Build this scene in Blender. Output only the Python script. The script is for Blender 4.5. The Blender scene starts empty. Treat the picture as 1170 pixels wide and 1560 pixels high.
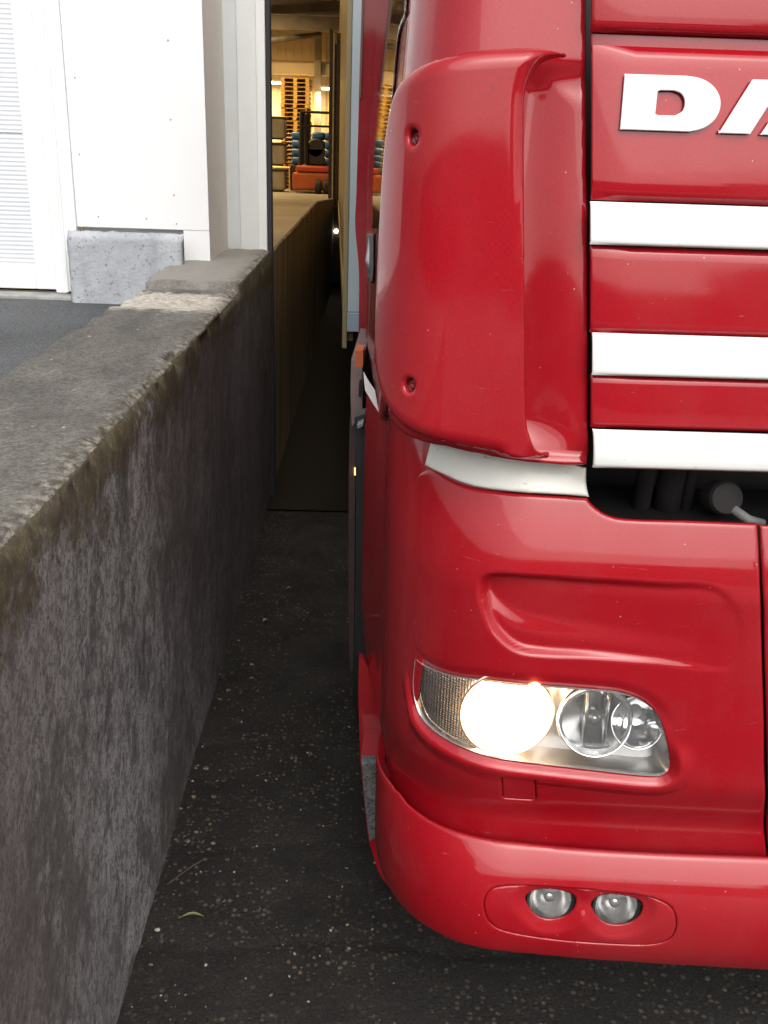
import bpy, bmesh, math, random
import numpy as np
from math import radians, sin, cos, pi
from mathutils import Vector, Matrix, noise as mnoise
random.seed(4); rng = np.random.default_rng(4)
S = bpy.context.scene
COL = S.collection

# ------------------------------------------------------------------ camera, world, sun, exposure
H = 1.845; TH = radians(21); RHO = radians(1.9); YAW = radians(1.15); FPX = 1480.0
r0 = np.array([cos(YAW), -sin(YAW), 0]); FW = np.array([sin(YAW)*cos(TH), cos(YAW)*cos(TH), -sin(TH)]); u0 = np.cross(r0, FW)
RT = cos(RHO)*r0 + sin(RHO)*u0; UP = -sin(RHO)*r0 + cos(RHO)*u0
CAM = np.array([0, 0, H])
cd = bpy.data.cameras.new('camera'); cam = bpy.data.objects.new('camera', cd); COL.objects.link(cam)
cd.sensor_fit = 'VERTICAL'; cd.sensor_height = 36; cd.lens = 36*FPX/1560; cd.clip_start = .05; cd.clip_end = 3000
cam.matrix_world = Matrix(((RT[0], UP[0], -FW[0], 0), (RT[1], UP[1], -FW[1], 0), (RT[2], UP[2], -FW[2], H), (0, 0, 0, 1)))
S.camera = cam
SUN_EL, SUN_AZ = radians(48), radians(164)      # soft overcast light from behind the camera
W = bpy.data.worlds.new('World'); S.world = W; W.use_nodes = True
nt = W.node_tree; bg = nt.nodes['Background']
sky = nt.nodes.new('ShaderNodeTexSky'); sky.sky_type = 'NISHITA'; sky.sun_disc = False
sky.sun_elevation = SUN_EL; sky.sun_rotation = SUN_AZ; sky.dust_density = 4.0; sky.air_density = 1.5
hs = nt.nodes.new('ShaderNodeHueSaturation'); hs.inputs['Saturation'].default_value = .28
nt.links.new(sky.outputs[0], hs.inputs['Color']); nt.links.new(hs.outputs[0], bg.inputs[0]); bg.inputs[1].default_value = .12
sl = bpy.data.lights.new('sun', 'SUN'); sl.energy = .8; sl.angle = radians(75); sl.color = (1, .97, .92)
so = bpy.data.objects.new('sun', sl); COL.objects.link(so)
sd = Vector((sin(SUN_AZ)*cos(SUN_EL), cos(SUN_AZ)*cos(SUN_EL), sin(SUN_EL)))
so.rotation_euler = sd.to_track_quat('Z', 'Y').to_euler(); so.location = sd*40
S.view_settings.view_transform = 'Standard'; S.view_settings.look = 'None'; S.view_settings.gamma = 1
S.view_settings.exposure = .9
S.cycles.max_bounces = 8; S.cycles.use_denoising = True

# ------------------------------------------------------------------ helpers
def tag(o, label=None, cat=None, group=None, kind=None):
    if label: o['label'] = label
    if cat: o['category'] = cat
    if group: o['group'] = group
    if kind: o['kind'] = kind
    return o
def thing(name, label, cat, loc=(0, 0, 0), group=None):
    o = bpy.data.objects.new(name, None); COL.objects.link(o); o.location = loc; o.empty_display_size = .1
    return tag(o, label, cat, group)
def wloc(o):
    v = Vector((0, 0, 0))
    while o is not None: v = v + o.location; o = o.parent
    return v
def put(name, me, mat, parent=None):
    o = bpy.data.objects.new(name, me); COL.objects.link(o)
    if mat is not None: me.materials.append(mat)
    if parent is not None:
        o.location = -wloc(parent); o.parent = parent
    return o
def mesh(name, v, f, mat, parent=None, smooth=False):
    me = bpy.data.meshes.new(name); me.from_pydata([tuple(map(float, p)) for p in v], [], [tuple(map(int, q)) for q in f]); me.update()
    if smooth: me.polygons.foreach_set('use_smooth', [True]*len(me.polygons))
    return put(name, me, mat, parent)
def from_bm(name, bm, mat, parent=None, smooth=False):
    me = bpy.data.meshes.new(name); bm.normal_update(); bm.to_mesh(me); bm.free()
    if smooth: me.polygons.foreach_set('use_smooth', [True]*len(me.polygons))
    return put(name, me, mat, parent)
def abox(bm, x0, x1, y0, y1, z0, z1, bev=0, rot=None, piv=None):
    r = bmesh.ops.create_cube(bm, size=1)
    vs = r['verts']
    for v in vs: v.co = Vector(((x0+x1)/2+v.co.x*(x1-x0), (y0+y1)/2+v.co.y*(y1-y0), (z0+z1)/2+v.co.z*(z1-z0)))
    if rot is not None: bmesh.ops.rotate(bm, verts=vs, cent=piv or ((x0+x1)/2, (y0+y1)/2, (z0+z1)/2), matrix=rot)
    if bev:
        es = list({e for v in vs for e in v.link_edges})
        bmesh.ops.bevel(bm, geom=es, offset=bev, segments=2, profile=.5, affect='EDGES')
def box(name, x0, x1, y0, y1, z0, z1, mat, parent=None, bev=0):
    bm = bmesh.new(); abox(bm, x0, x1, y0, y1, z0, z1, bev); return from_bm(name, bm, mat, parent)
def atube(bm, pts, rad, seg=10, cap=True):
    pts = [Vector(p) for p in pts]; rings = []
    for i, p in enumerate(pts):
        d = (pts[min(i+1, len(pts)-1)]-pts[max(i-1, 0)]).normalized()
        a = d.cross(Vector((0, 0, 1)));  a = d.cross(Vector((1, 0, 0))) if a.length < .1 else a
        a.normalize(); b = d.cross(a)
        rr = rad[i] if hasattr(rad, '__len__') else rad
        rings.append([bm.verts.new(p+a*rr*cos(2*pi*k/seg)+b*rr*sin(2*pi*k/seg)) for k in range(seg)])
    for i in range(len(rings)-1):
        for k in range(seg): bm.faces.new((rings[i][k], rings[i][(k+1) % seg], rings[i+1][(k+1) % seg], rings[i+1][k]))
    if cap: bm.faces.new(rings[0]); bm.faces.new(rings[-1])
def lathe(bm, prof, c, axis, seg=40):
    """prof: (radius, distance along axis)"""
    ax = Vector(axis).normalized(); a = ax.cross(Vector((0, 0, 1))).normalized(); b = a.cross(ax); c = Vector(c); rings = []
    for rr, t in prof:
        if rr < 1e-6: rings.append([bm.verts.new(c+ax*t)]); continue
        rings.append([bm.verts.new(c+ax*t+a*rr*cos(2*pi*k/seg)+b*rr*sin(2*pi*k/seg)) for k in range(seg)])
    for i in range(len(rings)-1):
        A, B = rings[i], rings[i+1]
        for k in range(seg):
            if len(A) == 1 and len(B) == 1: continue
            if len(A) == 1: bm.faces.new((A[0], B[(k+1) % seg], B[k]))
            elif len(B) == 1: bm.faces.new((A[k], A[(k+1) % seg], B[0]))
            else: bm.faces.new((A[k], A[(k+1) % seg], B[(k+1) % seg], B[k]))
def ray(px, py): return (px-585)/FPX*RT-(py-780)/FPX*UP+FW
def onY(px, py, Y): d = ray(px, py); return CAM+d*(Y/d[1])
def onX(px, py, X): d = ray(px, py); return CAM+d*(X/d[0])
def onZ(px, py, Z): d = ray(px, py); return CAM+d*((Z-H)/d[2])

# ------------------------------------------------------------------ materials
class MB:
    def __init__(s, name):
        s.m = bpy.data.materials.new(name); s.m.use_nodes = True; s.t = s.m.node_tree; s.b = s.t.nodes['Principled BSDF']
        s.out = s.t.nodes['Material Output']; s.tc = s.t.nodes.new('ShaderNodeTexCoord').outputs['Object']
    def n(s, k, **kw):
        n = s.t.nodes.new(k)
        for a, v in kw.items(): setattr(n, a, v)
        return n
    def l(s, a, b): s.t.links.new(a, b)
    def mapping(s, sc): 
        n = s.n('ShaderNodeMapping'); n.inputs['Scale'].default_value = sc; s.l(s.tc, n.inputs[0]); return n.outputs[0]
    def noise(s, scale, det=4, sc=None, rough=.55, dist=0):
        n = s.n('ShaderNodeTexNoise'); n.inputs['Scale'].default_value = scale; n.inputs['Detail'].default_value = det
        n.inputs['Roughness'].default_value = rough; n.inputs['Distortion'].default_value = dist
        s.l(s.mapping(sc) if sc else s.tc, n.inputs['Vector']); return n.outputs['Fac']
    def voro(s, scale, sc=None, feat='F1'):
        n = s.n('ShaderNodeTexVoronoi', feature=feat); n.inputs['Scale'].default_value = scale
        s.l(s.mapping(sc) if sc else s.tc, n.inputs['Vector']); return n
    def ramp(s, fac, *st):
        n = s.n('ShaderNodeValToRGB'); e = n.color_ramp.elements
        while len(e) < len(st): e.new(.5)
        for i, (p, c) in enumerate(st):
            e[i].position = p; e[i].color = (c, c, c, 1) if not hasattr(c, '__len__') else (*c, 1)
        s.l(fac, n.inputs[0]); return n.outputs[0]
    def mix(s, fac, a, b, mode='MIX'):
        n = s.n('ShaderNodeMix', data_type='RGBA', blend_type=mode)
        for i, v in ((0, fac), (6, a), (7, b)):
            if hasattr(v, 'is_linked') or hasattr(v, 'links'): s.l(v, n.inputs[i])
            elif hasattr(v, '__len__'): n.inputs[i].default_value = (*v, 1)
            else: n.inputs[i].default_value = v
        return n.outputs[2]
    def math(s, op, a, b=0.0, clamp=False):
        n = s.n('ShaderNodeMath', operation=op, use_clamp=clamp)
        for i, v in ((0, a), (1, b)):
            if hasattr(v, 'links'): s.l(v, n.inputs[i])
            else: n.inputs[i].default_value = v
        return n.outputs[0]
    def sep(s, a): n = s.n('ShaderNodeSeparateXYZ'); s.l(s.tc, n.inputs[0]); return n.outputs[a]
    def rng(s, v, a, b, c=0., d=1.):
        n = s.n('ShaderNodeMapRange', interpolation_type='SMOOTHSTEP'); s.l(v, n.inputs[0])
        for i, q in zip((1, 2, 3, 4), (a, b, c, d)): n.inputs[i].default_value = q
        return n.outputs[0]
    def set(s, **kw):
        for k, v in kw.items():
            i = s.b.inputs[k.replace('_', ' ')]
            if hasattr(v, 'links'): s.l(v, i)
            else: i.default_value = (*v, 1) if hasattr(v, '__len__') and len(v) == 3 else v
        return s
    def bump(s, hgt, dist, strength=1.):
        n = s.n('ShaderNodeBump'); n.inputs['Distance'].default_value = dist; n.inputs['Strength'].default_value = strength
        s.l(hgt, n.inputs['Height']); s.l(n.outputs[0], s.b.inputs['Normal']); return s
def plain(name, c, rough=.5, metal=0., var=.12, nscale=9, **kw):
    m = MB(name); n = m.noise(nscale, 5)
    lo = tuple(x*(1-var) for x in c); hi = tuple(min(1, x*(1+var)) for x in c)
    m.set(Base_Color=m.ramp(n, (.3, lo), (.7, hi)), Roughness=rough, Metallic=metal, **kw); return m.m
def paint(name, c, dirt=1.):
    m = MB(name)
    base = m.mix(m.ramp(m.noise(3.5, 3), (.35, 0.), (.7, .55)), c, tuple(x*.9 for x in c))
    fl = m.ramp(m.noise(420, 3, None, .7), (.36, .82), (.66, 1.14)); base = m.mix(1., base, fl, 'MULTIPLY')
    # road grime: pale specks, dark fly spots, soft dusty film
    v = m.voro(38); sp = m.ramp(v.outputs['Distance'], (.02, 1.), (.055, 0.)); keep = m.ramp(m.noise(19, 2), (.47, 0.), (.58, 1.))
    base = m.mix(m.math('MULTIPLY', m.math('MULTIPLY', sp, keep), .7*dirt), base, (.62, .5, .47))
    v2 = m.voro(26, (1.3, 1, .8)); sp2 = m.ramp(v2.outputs['Distance'], (.035, 1.), (.10, 0.)); keep2 = m.ramp(m.noise(9, 2), (.46, 0.), (.58, 1.))
    base = m.mix(m.math('MULTIPLY', m.math('MULTIPLY', sp2, keep2), .5*dirt), base, (.05, .02, .02))
    film = m.ramp(m.noise(2.2, 7, (1, 1, .6), .65), (.48, .0), (.82, .14*dirt)); base = m.mix(film, base, (.30, .17, .16))
    scr = m.ramp(m.noise(14, 5, (1, 1, 9), .7, 1.5), (.67, 0.), (.74, .30*dirt)); base = m.mix(scr, base, (.5, .3, .28))
    m.set(Base_Color=base, Roughness=.5, Metallic=.05, Specular_IOR_Level=.08, Coat_Weight=.85, Coat_IOR=1.54,
          Coat_Roughness=m.ramp(m.noise(5, 8, None, .7), (.35, .04), (.75, .12)))
    bn = m.n('ShaderNodeBump'); bn.inputs['Distance'].default_value = .0007; bn.inputs['Strength'].default_value = .35
    m.l(m.noise(7, 3), bn.inputs['Height']); m.l(bn.outputs[0], m.b.inputs['Coat Normal'])
    return m.m
RED = (.35, .0045, .0115)
M = {}
M['red'] = paint('red_paint', RED)
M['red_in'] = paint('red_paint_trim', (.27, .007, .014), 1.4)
def dirty_white(name, c, amt):
    m = MB(name)
    base = m.mix(m.ramp(m.noise(5, 5), (.4, 0.), (.75, .4*amt)), c, tuple(x*.78 for x in c))
    sc = m.ramp(m.noise(26, 4, (1, 1, 2.2), .6, .8), (.66, 0.), (.72, .45*amt)); base = m.mix(sc, base, (.2, .18, .15))
    v = m.voro(60); sp = m.ramp(v.outputs['Distance'], (.03, 1.), (.09, 0.)); kp = m.ramp(m.noise(20, 2), (.52, 0.), (.6, 1.))
    base = m.mix(m.math('MULTIPLY', m.math('MULTIPLY', sp, kp), .6*amt), base, (.12, .11, .09))
    m.set(Base_Color=base, Roughness=.35, Coat_Weight=.3); return m.m
M['white'] = dirty_white('white_slat', (.80, .81, .79), 1.)
M['whitest'] = dirty_white('white_trim', (.74, .73, .66), 1.3)
M['letter'] = plain('white_letter', (.86, .87, .88), .25, 0, .03)
M['black'] = plain('black_plastic', (.016, .015, .016), .6, 0, .3, 20)
M['dark'] = plain('grimy_dark_metal', (.035, .030, .030), .7, 0, .4, 14)
M['rubber'] = plain('tyre_rubber', (.02, .02, .021), .85, 0, .3, 30)
M['grey'] = plain('grey_plastic', (.16, .16, .16), .6, 0, .2, 25)
M['chrome'] = plain('lamp_chrome', (.95, .95, .95), .06, .85, .05, 12)
M['satin'] = plain('lamp_satin', (.62, .61, .60), .22, .7, .12, 18)
M['steel'] = plain('galvanised_steel', (.30, .31, .32), .45, .6, .2, 10)

def lens_mat(name, tint, ribs=False):
    m = MB(name); t = m.t; t.nodes.remove(m.b)
    tr = m.n('ShaderNodeBsdfTransparent'); tr.inputs[0].default_value = (*tint, 1)
    gl = m.n('ShaderNodeBsdfGlossy'); gl.inputs['Roughness'].default_value = .03
    fr = m.n('ShaderNodeFresnel'); fr.inputs[0].default_value = 1.5
    mx = m.n('ShaderNodeMixShader'); hz_ = m.n('ShaderNodeBsdfDiffuse'); tl_ = m.n('ShaderNodeBsdfTranslucent'); m1 = m.n('ShaderNodeMixShader'); m.l(hz_.outputs[0], m1.inputs[1]); m.l(tl_.outputs[0], m1.inputs[2])
    m2 = m.n('ShaderNodeMixShader'); m.l(m.ramp(m.noise(16, 6), (.35, .03), (.75, .11)), m2.inputs[0]); m.l(tr.outputs[0], m2.inputs[1]); m.l(m1.outputs[0], m2.inputs[2])
    m.l(fr.outputs[0], mx.inputs[0]); m.l(m2.outputs[0], mx.inputs[1]); m.l(gl.outputs[0], mx.inputs[2]); m.l(mx.outputs[0], m.out.inputs[0])
    return m.m
M['lens'] = lens_mat('clear_lens', (.94, .95, .95))
def rib_mat():
    m = MB('ribbed_lamp'); w = m.n('ShaderNodeTexWave', bands_direction='X'); w.inputs['Scale'].default_value = 62; w.inputs['Distortion'].default_value = .3; m.l(m.tc, w.inputs[0])
    w2 = m.n('ShaderNodeTexWave', bands_direction='Z'); w2.inputs['Scale'].default_value = 62; m.l(m.tc, w2.inputs[0])
    hgt = m.math('ADD', w.outputs['Fac'], w2.outputs['Fac'])
    z = m.sep(2); amb = m.rng(z, .93, .96)
    m.set(Base_Color=m.mix(amb, (.80, .80, .80), (.70, .24, .04)), Metallic=.45, Roughness=.18); m.bump(hgt, .004); return m.m
M['ribs'] = rib_mat()
def glass_dark():
    m = MB('cab_window_glass'); m.set(Base_Color=(.03, .028, .026), Roughness=.04, Specular_IOR_Level=.8, Coat_Weight=1., Coat_IOR=1.7); return m.m
M['glass'] = glass_dark()
def emis(name, c, s):
    m = MB(name); m.set(Base_Color=(.8, .8, .8), Emission_Color=c, Emission_Strength=s); return m.m
M['amber'] = emis('amber_light', (1, .35, .03), 2.5)
M['glint'] = emis('amber_glint', (1, .42, .08), 14)
M['tube'] = emis('tube_light', (1, .80, .50), 9)
M['spot'] = emis('marker_light', (1, .86, .66), 14)

def concrete_face():
    m = MB('stained_wall_concrete')
    z = m.sep(2); y = m.sep(1)
    base = m.ramp(m.noise(3.6, 9, (1, 1, .6), .7), (.28, (.17, .165, .163)), (.5, (.255, .25, .25)), (.72, (.36, .354, .354)))
    blot = m.ramp(m.noise(7, 10, (1, 1, .75), .76), (.45, 1.), (.52, 0.)); base = m.mix(m.math('MULTIPLY', blot, .74), base, (.058, .054, .051))
    fine = m.ramp(m.noise(42, 6, (1, 1, .8), .78), (.45, 1.), (.50, 0.)); base = m.mix(m.math('MULTIPLY', fine, .62), base, (.048, .045, .043))
    pore = m.ramp(m.noise(140, 3, (1, 1, .9), .6), (.56, 0.), (.62, .75)); base = m.mix(pore, base, (.03, .026, .026))
    broad = m.ramp(m.noise(2.4, 4, (1, 1, .2)), (.42, 0.), (.62, 1.)); base = m.mix(m.math('MULTIPLY', broad, .6), base, (.088, .066, .063))
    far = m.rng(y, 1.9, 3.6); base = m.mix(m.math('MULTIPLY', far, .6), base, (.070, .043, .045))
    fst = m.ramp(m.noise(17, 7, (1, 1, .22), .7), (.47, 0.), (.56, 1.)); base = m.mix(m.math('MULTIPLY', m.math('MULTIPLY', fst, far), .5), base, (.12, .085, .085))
    rust = m.ramp(m.noise(4.5, 3, (1, 1, .15)), (.60, 0.), (.72, .35)); base = m.mix(rust, base, (.10, .045, .03))
    nz = m.noise(7, 8, (1, 1, 1.3), .72)
    edge = m.math('ADD', z, m.math('MULTIPLY', m.math('SUBTRACT', nz, .5), .62))
    moss = m.rng(edge, 1.145, 1.235)
    mc = m.ramp(m.noise(30, 8, None, .78), (.35, (.026, .022, .008)), (.55, (.075, .056, .020)), (.74, (.17, .14, .085)))
    base = m.mix(m.math('MULTIPLY', moss, .88), base, mc)
    chip = m.ramp(m.noise(60, 3, (1, 1, .5)), (.71, 0.), (.75, .6)); base = m.mix(chip, base, (.30, .28, .27))
    scr = m.ramp(m.noise(5, 2, (1, 6, 1.2), .5, 2.5), (.695, 0.), (.70, .25), (.705, 0.)); base = m.mix(scr, base, (.3, .27, .26))
    m.set(Base_Color=base, Roughness=.88)
    m.bump(m.math('ADD', m.noise(55, 8, (1, 1, .6), .7), m.math('MULTIPLY', m.noise(9, 6), 1.2)), .011); return m.m
def concrete_top():
    m = MB('coping_concrete'); y = m.sep(1); x = m.sep(0)
    base = m.ramp(m.noise(4, 9, (1.6, .8, 1), .65), (.28, (.075, .069, .060)), (.5, (.135, .125, .111)), (.74, (.22, .206, .187)))
    gr = m.ramp(m.noise(160, 4, None, .7), (.38, .6), (.64, 1.35)); base = m.mix(1., base, gr, 'MULTIPLY')
    sp = m.ramp(m.noise(70, 5, None, .7), (.40, 1.), (.52, 0.)); base = m.mix(m.math('MULTIPLY', sp, .6), base, (.06, .053, .046))
    yy = m.math('ADD', y, m.math('MULTIPLY', m.math('SUBTRACT', m.noise(9, 7, None, .7), .5), .36))
    nearx = m.rng(x, -.86, -.60)
    patch = m.math('MULTIPLY', m.rng(yy, 3.18, 3.28), m.rng(yy, 3.62, 3.72, 1., 0.)); base = m.mix(m.math('MULTIPLY', patch, .85), base, m.ramp(m.noise(45, 6), (.3, (.30, .27, .22)), (.6, (.62, .58, .50))))
    far = m.rng(yy, 3.70, 3.85); base = m.mix(m.math('MULTIPLY', far, .6), base, (.36, .335, .30))
    xe = m.math('ADD', x, m.math('MULTIPLY', m.math('SUBTRACT', m.noise(13, 8, None, .72), .5), .16))
    ed = m.rng(xe, -.58, -.50); ec = m.ramp(m.noise(55, 8, None, .75), (.40, (.03, .027, .016)), (.49, (.12, .105, .08)), (.60, (.30, .28, .24)))
    base = m.mix(m.math('MULTIPLY', ed, .85), base, ec)
    dk = m.ramp(m.noise(2.6, 4), (.55, 0.), (.72, .6)); base = m.mix(dk, base, (.075, .068, .062))
    fl = m.ramp(m.noise(23, 2), (.745, 0.), (.76, .8)); base = m.mix(fl, base, (.55, .52, .46))
    m.set(Base_Color=base, Roughness=.9)
    m.bump(m.math('ADD', m.noise(60, 6, None, .7), m.noise(14, 4)), .006); return m.m
M['cface'] = concrete_face(); M['ctop'] = concrete_top()
def plinth_mat():
    m = MB('washed_plinth_concrete')
    base = m.ramp(m.noise(5, 7), (.3, (.33, .35, .375)), (.7, (.50, .52, .55)))
    sp = m.ramp(m.noise(75, 2), (.63, 0.), (.67, 1.)); base = m.mix(m.math('MULTIPLY', sp, .7), base, (.17, .17, .175))
    run = m.ramp(m.noise(10, 4, (1, 1, .15)), (.5, 0.), (.7, .35)); base = m.mix(run, base, (.2, .21, .22))
    m.set(Base_Color=base, Roughness=.9); m.bump(m.noise(70, 5), .004); return m.m
M['plinth'] = plinth_mat()
def asphalt(name, lo, hi, peb, pebamt):
    m = MB(name)
    base = m.ramp(m.noise(6, 9, None, .68), (.3, lo), (.7, hi))
    gg = m.ramp(m.noise(150, 6, None, .8), (.42, .3), (.58, 2.3)); base = m.mix(1., base, gg, 'MULTIPLY')
    v = m.voro(66); d = m.ramp(v.outputs['Distance'], (.30, 1.), (.46, 0.))
    hv = m.n('ShaderNodeSeparateColor'); m.l(v.outputs['Color'], hv.inputs[0])
    pick = m.math('MULTIPLY', m.ramp(hv.outputs[0], (1-pebamt, 0.), (1-pebamt+.03, 1.)), m.ramp(m.noise(2.6, 3), (.38, .12), (.64, 1.)))
    pc = m.ramp(hv.outputs[1], (.2, tuple(x*.35 for x in peb)), (.75, peb), (.97, (peb[0]*1.9, peb[1]*1.6, peb[2]*1.3)))
    base = m.mix(m.math('MULTIPLY', d, pick), base, pc)
    m.set(Base_Color=base, Roughness=m.ramp(m.noise(3, 4), (.4, .55), (.7, .9)))
    m.bump(m.math('ADD', m.math('MULTIPLY', m.math('MULTIPLY', d, pick), .5), m.noise(110, 7, None, .8)), .009); return m.m
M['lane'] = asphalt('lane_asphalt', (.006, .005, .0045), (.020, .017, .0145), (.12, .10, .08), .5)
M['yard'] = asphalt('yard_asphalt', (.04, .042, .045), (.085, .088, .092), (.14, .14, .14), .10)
M['hallfloor'] = plain('hall_floor_concrete', (.30, .25, .18), .6, 0, .3, 1.4)
M['hallface'] = None
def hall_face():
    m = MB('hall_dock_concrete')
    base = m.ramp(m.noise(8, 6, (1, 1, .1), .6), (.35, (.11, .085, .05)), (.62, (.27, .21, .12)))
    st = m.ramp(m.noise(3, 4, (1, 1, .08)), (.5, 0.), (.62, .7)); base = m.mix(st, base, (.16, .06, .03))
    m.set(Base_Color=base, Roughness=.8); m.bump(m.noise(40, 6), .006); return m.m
M['hallface'] = hall_face()
M['cladwhite'] = plain('white_cladding', (.82, .83, .83), .35, 0, .02, 3)
M['cladbeige'] = plain('beige_cladding', (.78, .73, .69), .5, 0, .04, 20)
M['cladgrey'] = plain('pale_grey_profile', (.62, .65, .65), .4, 0, .05, 8)
M['seal'] = plain('dark_rubber_seal', (.03, .028, .035), .7)
def flute():
    m = MB('fluted_translucent_panel'); w = m.n('ShaderNodeTexWave', bands_direction='Z'); w.inputs['Scale'].default_value = 17; m.l(m.tc, w.inputs[0])
    m.set(Base_Color=m.ramp(w.outputs['Fac'], (.2, (.66, .69, .73)), (.75, (.78, .80, .83))), Roughness=.25); m.bump(w.outputs['Fac'], .0016); return m.m
M['flute'] = flute()
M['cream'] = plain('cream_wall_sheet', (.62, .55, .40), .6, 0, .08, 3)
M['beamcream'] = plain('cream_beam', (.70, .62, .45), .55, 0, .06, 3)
M['ceil'] = plain('dim_roof_sheet', (.20, .175, .135), .8, 0, .35, 2)
M['truss'] = plain('brown_roof_steel', (.10, .075, .055), .6, .2, .3, 3)
M['wood'] = plain('pallet_wood', (.60, .37, .09), .75, 0, .22, 5)
M['wooddk'] = plain('pallet_block_wood', (.40, .25, .08), .8, 0, .25, 8)
M['blue'] = plain('blue_plastic', (.025, .10, .26), .35, 0, .25, 4)
M['orange'] = plain('orange_truck_paint', (.42, .09, .018), .45, 0, .2, 4)
M['bin'] = plain('grey_bin', (.36, .34, .29), .6, 0, .15, 3)
M['mast'] = plain('brown_black_steel', (.055, .038, .036), .5, .4, .3, 8)
M['trailer'] = plain('trailer_grey_panel', (.36, .41, .44), .45, 0, .05, 3)
M['trailside'] = plain('trailer_warm_lit_side', (.22, .17, .085), .5, 0, .06, 3)  # yellow hall light on the trailer side is put into this colour
M['trailsill'] = plain('trailer_grey_sill', (.26, .32, .38), .5, 0, .08, 5)

# ------------------------------------------------------------------ the setting
def sheet(name, x0, x1, y0, y1, z, mat, nx=1, ny=1, zf=None):
    v = []; f = []
    for j in range(ny+1):
        for i in range(nx+1):
            x = x0+(x1-x0)*i/nx; y = y0+(y1-y0)*j/ny; v.append((x, y, z if zf is None else zf(x, y)))
    for j in range(ny):
        for i in range(nx): a = j*(nx+1)+i; f.append((a, a+1, a+nx+2, a+nx+1))
    return mesh(name, v, f, mat, smooth=nx > 1)
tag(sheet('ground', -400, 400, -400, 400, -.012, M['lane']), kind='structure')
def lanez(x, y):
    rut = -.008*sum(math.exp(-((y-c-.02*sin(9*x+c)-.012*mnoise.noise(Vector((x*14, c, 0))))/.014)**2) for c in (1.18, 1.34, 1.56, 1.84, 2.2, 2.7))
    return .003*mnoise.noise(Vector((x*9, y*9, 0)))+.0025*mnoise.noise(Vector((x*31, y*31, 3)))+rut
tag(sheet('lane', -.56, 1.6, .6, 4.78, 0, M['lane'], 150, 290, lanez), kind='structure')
def hallgz(x, y): return .008+.004*mnoise.noise(Vector((x*4, y*4, 1)))
tag(sheet('hall_lane', -.60, 5.5, 4.785, 33, .02, plain('hall_lane_concrete', (.006, .0045, .004), .6, 0, .4, 4), 4, 40, hallgz), kind='structure')
tag(sheet('yard', -14, -.84, -6, 4.50, 1.135, M['yard']), kind='structure')
tag(box('yard_fill', -14, -.9, -6, 4.44, -.01, 1.12, M['dark']), kind='structure')

# dock wall (battered face, chipped edge, coping)
def dock_wall():
    ys = np.arange(-.6, 4.978, .009); prof = []; chips = [(random.uniform(.9, 4.9), random.uniform(.012, .05), random.uniform(.006, .02)) for _ in range(46)]
    for k in range(46): t = k/45; prof.append(('f', -.522+.022*t**1., .0-.03+1.314*t))           # face, bottom to top
    for k in range(1, 7): a = k/6*pi/2; prof.append(('e', -.500-.010*(1-cos(a)), 1.284+.012*sin(a)))
    for k in range(1, 34): t = k/33; prof.append(('t', -.510-.355*t**1.35, 1.296))
    for k in range(1, 8): t = k/7; prof.append(('s', -.868-.006*t, 1.292-.30*t))
    V = np.zeros((len(ys), len(prof), 3))
    for j, y in enumerate(ys):
        ch = .004+max(0, mnoise.noise(Vector((y*1.9, 1.7, 0)))-.05)*.035+max(0, mnoise.noise(Vector((y*7.3, 5, 0)))-.1)*.022
        ch += sum(dp*max(0, 1-((y-cy)/wd)**2) for cy, wd, dp in chips)
        st = .018 if y > 3.80 else 0
        pa = 0
        if 3.28 < y < 3.80: pa = 1
        for i, (kd, x, z) in enumerate(prof):
            n1 = mnoise.noise(Vector((x*21, y*13, z*17)))+.6*mnoise.noise(Vector((x*50, y*41, z*50)))
            dx = dz = 0
            near = math.exp(-(((x+.50)/.026)**2+((z-1.30)/.028)**2))
            if kd == 'f': dx = .0028*n1+.004*mnoise.noise(Vector((y*2.1, z*2.1, 4)))
            if kd in 'et': dz = .003*n1
            dx -= near*(ch+.008*n1); dz -= near*(ch*.7+.007*n1)
            if kd in 'et': dz += st
            if kd in 'te' and pa: dz -= .010+.014*max(0, mnoise.fractal(Vector((x*18, y*18, 1)), .9, 2, 5))
            if kd == 't' and x < -.82: dz -= .016*max(0, mnoise.noise(Vector((y*11, x*11, 8)))) 
            if kd in 'ts' and x < -.84: dx += .016*mnoise.fractal(Vector((y*6, 3, 3)), 1, 2, 4)
            V[j, i] = (x+dx, y, z+dz)
    n = len(prof); v = V.reshape(-1, 3); nf = next(i for i, p in enumerate(prof) if p[0] == 'e')+2
    f = []; mi = []
    for j in range(len(ys)-1):
        for i in range(n-1):
            a = j*n+i; f.append((a, a+n, a+n+1, a+1)); mi.append(0 if i < nf else 1)
    f.append(tuple(range(n))); mi.append(0); f.append(tuple(range((len(ys)-1)*n, len(ys)*n))[::-1]); mi.append(0)
    return v, f, mi
v, f, mi = dock_wall()
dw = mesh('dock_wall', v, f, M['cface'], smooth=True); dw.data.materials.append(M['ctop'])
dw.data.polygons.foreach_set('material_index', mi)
tag(dw, 'mossy stained concrete loading dock wall with chipped coping beside the red truck', 'dock wall')

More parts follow.
